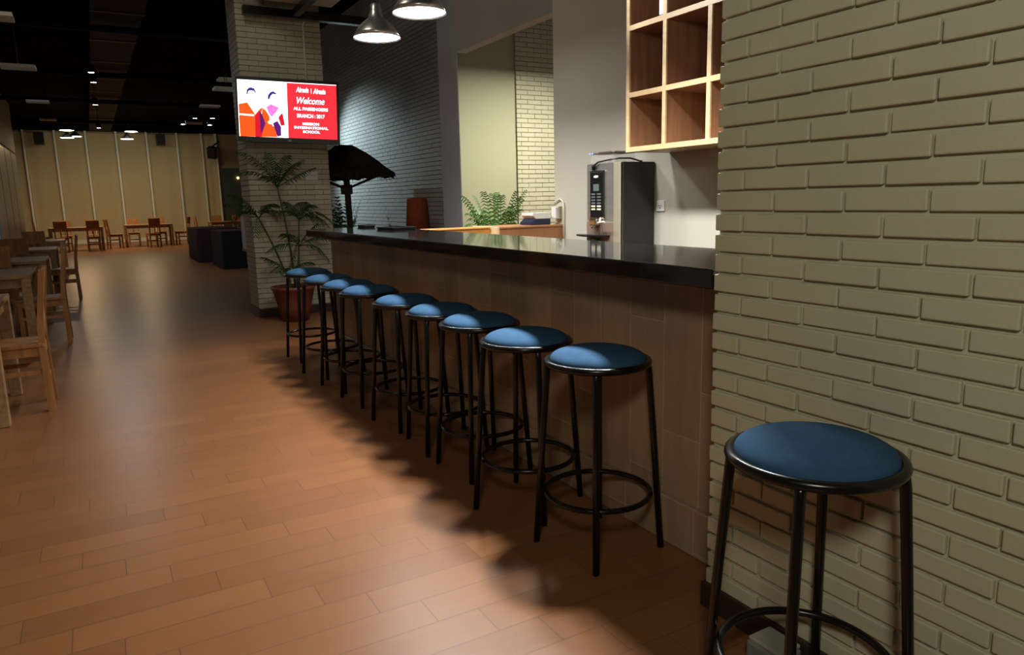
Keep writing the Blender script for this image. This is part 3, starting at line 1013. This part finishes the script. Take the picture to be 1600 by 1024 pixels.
bm = B(); box(bm, -0.07, 0.07, -0.07, 0.07, 1.46, 1.60, 0.01, 1)
ob('collar', bm, M['trunk'], um)

gb = thing('tall_bush_plant', 'dark leafy plant behind the parasol pole, partly hidden by the pillar', 'potted plant', (3.55, 11.7, 0))
make_pot(gb, 0.22, 0.16, 0.4, M['pot'])
for k in range(16):
    a = 2*PI*k/16 + random.uniform(-0.2, 0.2)
    r = random.uniform(0.18, 0.42)
    h = random.uniform(0.95, 1.72)
    bm = B(); frond(bm, (0.02*math.cos(a), 0.02*math.sin(a), 0.38), (r*math.cos(a), r*math.sin(a), h), 0.22, 0.9, 12, 0.16, 0.02)
    ob('frond', bm, mat('bush_leaf', (0.045, 0.13, 0.045), 0.5, 0, 0.2, 14) if k == 0 else bpy.data.materials['bush_leaf'], gb)

# orange lamp shade beyond the bar
t = thing('floor_lamp', 'unlit orange tapered lamp shade standing beyond the bar', 'lamp', (3.76, 9.0, 0))
bm = B(); lathe(bm, [(0, 0), (0.15, 0), (0.15, 0.02), (0.02, 0.035), (0, 0.035)], 32)
ob('base', bm, M['black_metal'], t)
bm = B(); tube(bm, [(0, 0, 0.03), (0, 0, 0.95)], 0.012, 10)
ob('stand', bm, M['black_metal'], t)
bm = B(); lathe(bm, [(0.0, 0.93), (0.165, 0.90), (0.168, 0.90), (0.134, 1.365), (0.125, 1.378), (0.0, 1.382)], 40)
ob('lamp_shade', bm, M['orange_cloth'], t)


# ------------------------------------------------------------------ chairs and tables
def make_chair():
    t = thing('dining_chair', '', 'chair')
    # faces +x; back at -x.  0.38 wide, 0.40 deep, 0.96 high
    w, d = 0.18, 0.20
    for s in (-1, 1):
        bm = B()
        y = s*(w-0.02)
        pr = [(-d-0.03, 0.0), (-d+0.012, 0.0), (-d+0.022, 0.45), (-d+0.012, 0.62), (-d-0.035, 0.96), (-d-0.068, 0.96), (-d-0.025, 0.62), (-d-0.018, 0.45)]
        a = [bm.verts.new((px, y-0.019, z)) for px, z in pr]
        b = [bm.verts.new((px, y+0.019, z)) for px, z in pr]
        for i in range(len(pr)):
            j = (i+1) % len(pr)
            bm.faces.new((a[i], b[i], b[j], a[j]))
        for lst in (a, b):
            bm.faces.new((lst[0], lst[1], lst[2], lst[7]))
            bm.faces.new((lst[7], lst[2], lst[3], lst[6]))
            bm.faces.new((lst[6], lst[3], lst[4], lst[5]))
        ob('leg', bm, M['chair_wood'], t)
        bm = B(); box(bm, d-0.04, d, y-0.019, y+0.019, 0.0, 0.445, 0.003, 1)
        ob('leg', bm, M['chair_wood'], t)
    bm = B(); box(bm, -d-0.012, d+0.015, -w-0.004, w+0.004, 0.445, 0.472, 0.004, 1)
    ob('seat', bm, M['chair_wood'], t)
    bm = B()
    for (x0, z0, x1, z1) in ((-d-0.045, 0.73, -d-0.022, 0.955),):
        vs = []
        for yy in (-w+0.038, w-0.038):
            vs.append([bm.verts.new(p) for p in ((x0+0.018, yy, z0), (x0+0.038, yy, z0), (x1-0.022, yy, z1), (x1-0.042, yy, z1))])
        for i in range(4):
            j = (i+1) % 4
            bm.faces.new((vs[0][i], vs[0][j], vs[1][j], vs[1][i]))
        bm.faces.new(vs[0]); bm.faces.new(list(reversed(vs[1])))
    ob('backrest', bm, M['chair_wood'], t)
    bm = B(); tube(bm, [(-d-0.008, 0, 0.47), (-d-0.015, 0, 0.74)], 0.016, 4)
    ob('back_slat', bm, M['chair_wood'], t)
    for s in (-1, 1):
        bm = B(); box(bm, -d+0.015, d-0.04, s*(w-0.02)-0.011, s*(w-0.02)+0.011, 0.385, 0.445)
        ob('seat_rail', bm, M['chair_wood'], t)
        bm = B(); box(bm, -d+0.015, d-0.04, s*(w-0.02)-0.010, s*(w-0.02)+0.010, 0.26, 0.29)
        ob('stretcher', bm, M['chair_wood'], t)
    for x in (-d, d-0.02):
        bm = B(); box(bm, x-0.010, x+0.010, -w+0.038, w-0.038, 0.385, 0.445)
        ob('seat_rail', bm, M['chair_wood'], t)
        bm = B(); box(bm, x-0.010, x+0.010, -w+0.038, w-0.038, 0.20, 0.23)
        ob('stretcher', bm, M['chair_wood'], t)
    return t


def make_table(lx, ly):
    t = thing('dining_table', '', 'table')
    bm = B(); box(bm, -lx/2, lx/2, -ly/2, ly/2, 0.715, 0.75, 0.004, 1)
    ob('tabletop', bm, M['table_wood'], t)
    bm = B()
    for s in (-1, 1):
        box(bm, -lx/2+0.06, lx/2-0.06, s*(ly/2-0.05)-0.012, s*(ly/2-0.05)+0.012, 0.63, 0.715)
        box(bm, s*(lx/2-0.05)-0.012, s*(lx/2-0.05)+0.012, -ly/2+0.06, ly/2-0.06, 0.63, 0.715)
    ob('apron', bm, M['table_wood'], t)
    for sx in (-1, 1):
        for sy in (-1, 1):
            bm = B(); box(bm, sx*(lx/2-0.04)-0.038, sx*(lx/2-0.04)+0.038, sy*(ly/2-0.04)-0.038, sy*(ly/2-0.04)+0.038, 0.0, 0.715, 0.004, 1)
            ob('leg', bm, M['table_wood'], t)
    return t


TB = make_table(0.72, 1.0)
TG, CG = 'wooden tables along the left side', 'wooden chairs along the left side'
tabs = [(-0.93, 5.88, 'nearest wooden table at the left edge of the photo'),
        (-0.90, 8.55, 'second wooden table from the front in the left row'),
        (-0.87, 10.65, 'third wooden table in the left row, its top shining pale green'),
        (-0.86, 13.38, 'fourth wooden table from the front in the left row'),
        (-0.84, 16.9, 'farthest wooden table in the left row, before the group by the blinds')]
for i, (x, y, lab) in enumerate(tabs):
    place(TB, i == 0, (x, y, 0), 0, lab, TG)
CH = make_chair()
chs = [(-0.565, 5.83, PI, 'nearest wooden chair on the aisle side of the left row'),
       (-0.515, 8.72, PI, 'second wooden chair on the aisle side of the left row'),
       (-0.455, 12.68, PI, 'third wooden chair on the aisle side of the left row, farthest one'),
       (-0.95, 7.72, PI/2, 'wooden chair at the near end of the second left table, back towards the photo'),
       (-0.98, 9.85, PI/2, 'wooden chair at the near end of the pale green left table'),
       (-0.97, 12.45, PI/2, 'wooden chair at the near end of the fourth left table'),
       (-0.92, 15.95, PI/2, 'wooden chair at the near end of the farthest left table')]
for i, (x, y, rz, lab) in enumerate(chs):
    place(CH, i == 0, (x, y, 0), rz, lab, CG)

# groups by the blinds
FT = make_table(1.5, 0.8)
FG, FC = 'wooden tables by the blinds', 'wooden chairs by the blinds'
place(FT, True, (-0.42, 27.2, 0), 0.0, 'wooden table by the blinds, in the left group under warm lamps', FG)
place(FT, False, (1.72, 28.2, 0), 0.0, 'wooden table by the blinds, in the middle group', FG)
place(FT, False, (4.55, 29.0, 0), 0.0, 'wooden table by the blinds at right, behind the black-draped tables', FG)
fch = [(-0.82, 26.55, PI/2, 'left of the two near chairs of the left group by the blinds'),
       (0.05, 26.55, PI/2, 'right of the two near chairs of the left group by the blinds'),
       (-1.30, 27.2, 0.0, 'chair at the left end of the left group by the blinds'),
       (-0.75, 27.9, -PI/2, 'left of the two far chairs of the left group by the blinds'),
       (0.02, 27.9, -PI/2, 'right of the two far chairs of the left group by the blinds'),
       (0.66, 27.75, 0.25, 'chair at the left end of the middle group by the blinds'),
       (1.80, 27.38, PI/2+0.2, 'near chair of the middle group by the blinds, its back to the photo'),
       (1.30, 29.0, -PI/2, 'left far chair of the middle group by the blinds'),
       (2.15, 28.95, -PI/2, 'right far chair of the middle group by the blinds'),
       (2.80, 28.3, PI-0.4, 'chair at the right end of the middle group by the blinds'),
       (3.55, 28.9, 0.1, 'chair at the left end of the right group, behind the draped tables'),
       (4.20, 29.7, -PI/2, 'left far chair of the right group, behind the draped tables'),
       (4.95, 29.7, -PI/2, 'right far chair of the right group, behind the draped tables')]
for i, (x, y, rz, lab) in enumerate(fch):
    place(CH, False, (x, y, 0), rz, lab, FC)


# cloth-draped tables
def draped(x, y, lx, ly, h, m, mt, lab):
    t = thing('draped_table', lab, 'table', (x, y, 0), 0, 'cloth-draped tables')
    bm = B()
    n = 14
    per = []
    for i in range(n):
        per.append((-lx/2 + lx*i/n, -ly/2))
    for i in range(n*2):
        per.append((lx/2, -ly/2 + ly*i/(2*n)))
    for i in range(n):
        per.append((lx/2 - lx*i/n, ly/2))
    for i in range(n*2):
        per.append((-lx/2, ly/2 - ly*i/(2*n)))
    rows = []
    for z, fl in ((h, 0.0), (h-0.02, 0.006), (h*0.5, 0.018), (0.01, 0.035)):
        row = []
        for i, (px, py) in enumerate(per):
            k = 1 + fl*(1 + 0.6*math.sin(i*1.9))
            row.append(bm.verts.new((px*k, py*(1 + (k-1)*0.5), z)))
        rows.append(row)
    for a, b in zip(rows, rows[1:]):
        for i in range(len(per)):
            j = (i+1) % len(per)
            bm.faces.new((a[i], a[j], b[j], b[i])).smooth = True
    ob('table_skirt', bm, m, t)
    bm = B(); box(bm, -lx/2-0.003, lx/2+0.003, -ly/2-0.003, ly/2+0.003, h-0.012, h+0.004, 0.003, 1)
    ob('table_cover', bm, mt, t)


draped(2.66, 17.05, 0.62, 1.5, 0.80, M['black_cloth'], M['plum_cloth'], 'nearer black-draped table in the hall left of the pillar')
draped(2.62, 19.7, 0.90, 1.9, 0.80, M['plum_cloth'], M['plum_cloth'], 'farther plum-draped table in the hall behind the black one')

# easel with a white board, beyond the pillar's left side
t = thing('display_easel', 'black easel holding a white board just beyond the left side of the pillar', 'easel', (1.80, 10.10, 0))
for (a, b) in (((0.0, -0.16, 0.0), (-0.02, 0.02, 1.40)), ((0.0, 0.20, 0.0), (-0.02, 0.02, 1.40)), ((0.40, 0.05, 0.0), (-0.01, 0.02, 1.38))):
    bm = B(); tube(bm, [a, b], 0.013, 8)
    ob('leg', bm, M['black_metal'], t)
bm = B(); box(bm, -0.055, -0.035, -0.16, 0.20, 0.76, 1.22, 0.004, 1)
ob('board', bm, M['white_board'], t)
bm = B(); box(bm, -0.065, -0.01, -0.16, 0.20, 0.735, 0.76)
ob('ledge', bm, M['black_metal'], t)
hp = thing('hall_palm', 'dark palm in the far hall right of the blinds, behind the draped tables', 'potted plant', (4.55, 23.5, 0))
make_pot(hp, 0.25, 0.18, 0.45, M['pot'])
for k in range(12):
    a = 2*PI*k/12 + random.uniform(-0.2, 0.2)
    r = random.uniform(0.4, 0.8)
    h = random.uniform(1.1, 1.9)
    bm = B(); frond(bm, (0.02*math.cos(a), 0.02*math.sin(a), 0.4), (r*math.cos(a), r*math.sin(a), h), 0.45, 0.9, 10, 0.26, 0.022)
    ob('frond', bm, M['leaf_dark'], hp)

# floor socket box by the baseboard
t = thing('floor_socket_box', 'small grey socket box on the floor behind the nearest stool', 'socket box', (1.575, 1.27, 0))
bm = B(); box(bm, -0.05, 0.045, -0.06, 0.06, 0.0, 0.07, 0.008, 2)
ob('box_body', bm, M['grey_plastic'], t)
bm = B(); box(bm, -0.045, 0.045, -0.055, 0.055, 0.07, 0.082, 0.004, 2)
ob('lid', bm, mat('pale_grey_lid', (0.36, 0.36, 0.32), 0.45, 0, 0.04, 20), t)

# ------------------------------------------------------------------ ceiling fittings
t = thing('air_duct', 'long dark air duct hanging under the black ceiling of the hall', 'duct', (0.64, 19.0, 4.03))
bm = B()
for i in range(11):
    y0 = -11 + i*2.0
    box(bm, -0.33, 0.33, y0, y0+1.985, 0.0, 0.42)
ob('duct_run', bm, M['duct'], t)
for i in range(12):
    y0 = -11 + i*2.0
    bm = B(); box(bm, -0.345, 0.345, y0-0.03, y0+0.015, -0.012, 0.43)
    ob('flange', bm, M['black_plastic'], t)
for i in range(6):
    for s in (-1, 1):
        bm = B(); tube(bm, [(s*0.3, -10 + i*4.0, 0.42), (s*0.3, -10+i*4.0, 0.57)], 0.008, 6)
        ob('hanger_rod', bm, M['black_plastic'], t)
dn = ['nearest', 'second', 'third', 'fourth', 'farthest']
for i, y in enumerate((8.3, 12.7, 17.0, 21.2, 26.2)):
    tag(ob('hanging_pipe', (lambda b: (tube(b, [(-3.0, y, 3.94 if i else 3.80), (3.2, y, 3.94 if i else 3.80)], 0.05, 10), b)[1])(B()), M['duct']), '%s dark pipe crossing beneath the ceiling of the hall%s' % (dn[i], '' if i in (0, 4) else ' from the front'), 'pipe', 'pipes under the hall ceiling')

pan = [(-0.64, 9.0, 3.20, 'at the left edge of the photo'), (-0.61, 12.0, 3.20, 'in the left row, second from the front'), (-0.66, 18.0, 3.48, 'in the left row, third from the front'), (-0.70, 24.0, 3.73, 'in the left row, farthest one'),
       (2.40, 14.0, 3.50, 'in the right row, uppermost beside the television'), (2.21, 13.3, 3.24, 'in the right row, lower one beside the television'), (2.52, 17.4, 3.45, 'in the right row, third from the front'), (2.75, 22.0, 3.55, 'in the right row, farthest one')]
PN = thing('fluorescent_fixture', '', 'light fixture')
bm = B(); box(bm, -0.20, 0.20, -0.15, 0.15, 0.0, 0.04, 0.004, 1)
ob('housing', bm, M['panel_white'], PN)
for s in (-1, 1):
    bm = B(); tube(bm, [(0, s*0.10, 0.04), (0, s*0.10, 0.9)], 0.005, 6)
    ob('hanger_rod', bm, M['black_plastic'], PN)
for i, (x, y, z, lab) in enumerate(pan):
    o = place(PN, i == 0, (x, y, z), 0, 'unlit white ceiling light fixture ' + lab, 'unlit white fixtures under the hall ceiling')

# spot lights
SP = thing('track_spotlight', '', 'spotlight')
bm = B(); lathe(bm, [(0, 0.14), (0.05, 0.14), (0.055, 0.02), (0.06, 0.0), (0.052, 0.0), (0.048, 0.02), (0.0, 0.03)], 20)
ob('lamp_head', bm, M['black_plastic'], SP)
bm = B(); lathe(bm, [(0, 0.004), (0.05, 0.004), (0.05, 0.010), (0, 0.010)], 20)
ob('lens', bm, M['spot_white'], SP)
bm = B(); tube(bm, [(0, 0, 0.14), (0, 0, 0.75)], 0.008, 6)
ob('drop_rod', bm, M['black_plastic'], SP)
sps = [(0.30, 15.5, 3.74, 'brightest bluish spotlight under the hall ceiling, left of the duct'),
       (0.34, 16.4, 3.70, 'small spotlight just below the brightest bluish one'),
       (0.36, 18.2, 3.50, 'white spotlight under the hall ceiling, second below the brightest one'),
       (0.46, 22.5, 3.42, 'oblong bright spotlight before the blinds, above the middle group'),
       (2.02, 18.0, 3.13, 'leftmost spotlight of the four beside the television'),
       (2.30, 18.2, 3.29, 'upper left spotlight of the four beside the television'),
       (2.67, 18.2, 3.30, 'upper right spotlight of the four beside the television'),
       (2.57, 18.0, 3.13, 'lower right spotlight of the four beside the television')]
for i, (x, y, z, lab) in enumerate(sps):
    o = place(SP, i == 0, (x, y, z), 0, lab, 'spotlights under the hall ceiling')
    for ch in o.children:
        if ch.name.startswith('drop_rod'):
            ch.scale.z = ((4.0 if i < 4 else 4.595) - z)/0.75
# the first spot burns bluish white
for ch in SP.children:
    if ch.name.startswith('lens'):
        ch.data = ch.data.copy()
        ch.data.materials.clear()
        ch.data.materials.append(M['spot_glow'])

FP = make_pendant('hall_pendant_lamp', 0.20, 0.25, 0.60, M['lamp_warm'])
fps = [(-0.33, 26.9, 3.72, 'upper left pendant over the left group by the blinds'), (-0.35, 27.6, 3.55, 'lower left pendant over the left group by the blinds'),
       (-0.13, 28.4, 3.66, 'small amber pendant right of the two over the left group'),
       (1.47, 27.3, 3.76, 'upper pendant over the middle group by the blinds'), (1.36, 27.9, 3.57, 'lower pendant over the middle group by the blinds')]
for i, (x, y, z, lab) in enumerate(fps):
    place(FP, i == 0, (x, y, z), 0, lab, 'pendants over the groups by the blinds')

SK = thing('hanging_loudspeaker', '', 'loudspeaker')
bm = B(); box(bm, -0.16, 0.16, -0.13, 0.13, -0.22, 0.22, 0.012, 2)
ob('cabinet', bm, M['black_plastic'], SK)
bm = B(); box(bm, -0.14, 0.14, -0.138, -0.128, -0.20, 0.20)
ob('grille', bm, M['black_cloth'], SK)
bm = B(); box(bm, -0.03, 0.03, -0.02, 0.76, 0.22, 0.25)
ob('bracket', bm, M['black_plastic'], SK)
for i, (x, y, z, lab) in enumerate(((-1.28, 31.7, 3.85, 'black loudspeaker hung high on the end wall at left'), (2.69, 31.7, 3.88, 'black loudspeaker hung high on the end wall, middle one'), (4.52, 31.7, 3.42, 'tilted black loudspeaker on the end wall, lowest and rightmost'))):
    o = place(SK, i == 0, (x, y, z), 0.0, lab, 'loudspeakers on the end wall')
    if i == 2:
        o.rotation_euler = (0.35, 0.15, -0.5)

t = thing('lamp_glint', 'tiny amber glint of a lamp reflected in the dark glazing left of the pillar', 'lamp', (5.55, 32.47, 2.45))
bm = B(); lathe(bm, [(0, -0.05), (0.035, -0.04), (0.05, 0), (0.035, 0.04), (0, 0.05)], 16)
ob('glint_bead', bm, M['wall_glow'], t)  # glowing bead and its bracket stand in for a lamp's reflection
bm = B(); box(bm, -0.03, 0.03, 0.0, 0.05, -0.03, 0.03)
ob('bracket', bm, M['black_plastic'], t)

# ceiling equipment above the pillar
t = thing('ceiling_air_unit', 'pale boxy air unit under the ceiling at the top of the pillar', 'air unit', (2.25, 8.1, 3.45))
bm = B(); box(bm, -0.45, 0.40, -0.6, 0.55, 0.14, 0.55, 0.01, 1)
ob('casing', bm, M['panel_white'], t)
bm = B(); box(bm, -0.47, 0.42, -0.62, 0.57, 0.11, 0.14, 0.004, 1)
ob('bottom_panel', bm, M['white_plastic'], t)
bm = B(); box(bm, -0.30, 0.05, -0.40, 0.35, 0.105, 0.112)
ob('grille', bm, M['grey_plastic'], t)
t = thing('ceiling_beam', 'black steel bracket beam across the top of the pillar', 'beam', (2.2, 8.78, 3.42))
bm = B(); box(bm, -0.50, 0.95, -0.05, 0.05, 0.0, 0.09, 0.004, 1)
ob('crossbar', bm, M['black_metal'], t)
bm = B(); box(bm, 0.02, 0.10, -0.9, -0.05, 0.01, 0.08)
ob('arm', bm, M['black_metal'], t)

# ------------------------------------------------------------------ lights
def area(name, loc, target, size, power, color=(1, 1, 1), sy=None, spread=None):
    ld = bpy.data.lights.new(name, 'AREA')
    ld.energy = power
    ld.color = color
    ld.size = size
    if sy:
        ld.shape = 'RECTANGLE'
        ld.size_y = sy
    else:
        ld.shape = 'DISK'
    if spread:
        ld.spread = spread
    o = bpy.data.objects.new(name, ld)
    COL.objects.link(o)
    o.location = loc
    d = Vector(target) - Vector(loc)
    o.rotation_euler = d.to_track_quat('-Z', 'Y').to_euler()
    return o


def spot(name, loc, target, power, ang, blend, color, rad=0.05):
    ld = bpy.data.lights.new(name, 'SPOT')
    ld.energy = power
    ld.spot_size = math.radians(ang)
    ld.spot_blend = blend
    ld.color = color
    ld.shadow_soft_size = rad
    o = bpy.data.objects.new(name, ld)
    COL.objects.link(o)
    o.location = loc
    o.rotation_euler = (Vector(target)-Vector(loc)).to_track_quat('-Z', 'Y').to_euler()
    return o


# light of the pendant row over the bar (two in view, the others out of the frame), narrowed by the shades
for y, pw in ((5.90, 17), (5.02, 19), (4.14, 25), (3.26, 38), (2.38, 62)):
    area('bar_pendant_light', (2.18, y, 2.64), (2.18, y, 0), 0.22, pw, (1.0, 0.985, 0.93), None, math.radians(130))
# downlight in the alcove, hidden behind the bar's back wall
area('alcove_light', (5.2, 7.0, 3.02), (5.2, 7.0, 0), 0.4, 130.0, (1.0, 0.97, 0.76))
spot('shelf_fill_spot', (1.9, 4.3, 3.05), (3.3, 3.1, 2.50), 150, 50, 0.5, (0.95, 0.98, 1.0), 0.05)  # unseen spot added to brighten the shelf front, cone kept off the wall
# bluish light on the grey brick wall beyond the bar
spot('brick_wash_light', (2.75, 13.6, 3.0), (4.2, 12.6, 1.7), 190, 95, 0.8, (0.72, 0.92, 1.0), 0.06)
# warm lamps over the hall groups
area('hall_group_light', (-0.3, 27.2, 3.45), (-0.3, 27.2, 0), 0.5, 75, (1.0, 0.62, 0.30))
area('hall_group_light', (1.6, 28.2, 3.45), (1.6, 28.2, 0), 0.5, 50, (1.0, 0.70, 0.38))
area('blinds_fill_light', (1.4, 29.6, 3.7), (1.4, 32.4, 0.9), 5.0, 30, (1.0, 0.93, 0.66), 0.4)  # unseen strip added to brighten the blinds
# hall spot
area('hall_spot_light', (0.30, 15.5, 3.70), (0.30, 15.5, 0), 0.12, 30, (0.85, 0.95, 1.0))
# unseen fill lights added to brighten the near wall, bar front and pillar
area('room_fill_light', (-0.8, -0.9, 2.75), (1.6, 1.0, 1.1), 0.5, 42, (1.0, 0.95, 0.76))
area('room_fill_light', (-2.3, 2.4, 2.35), (1.8, 2.9, 0.5), 0.5, 34, (1.0, 0.90, 0.68))
area('room_fill_light', (0.7, 5.6, 4.3), (1.9, 8.6, 0.8), 0.6, 16, (1.0, 0.92, 0.72))

w = bpy.data.worlds.new('room_dark')
sc.world = w
w.use_nodes = True
w.node_tree.nodes['Background'].inputs[0].default_value = (0.9, 0.85, 0.7, 1)
w.node_tree.nodes['Background'].inputs[1].default_value = 0.0

bpy.context.view_layer.update()
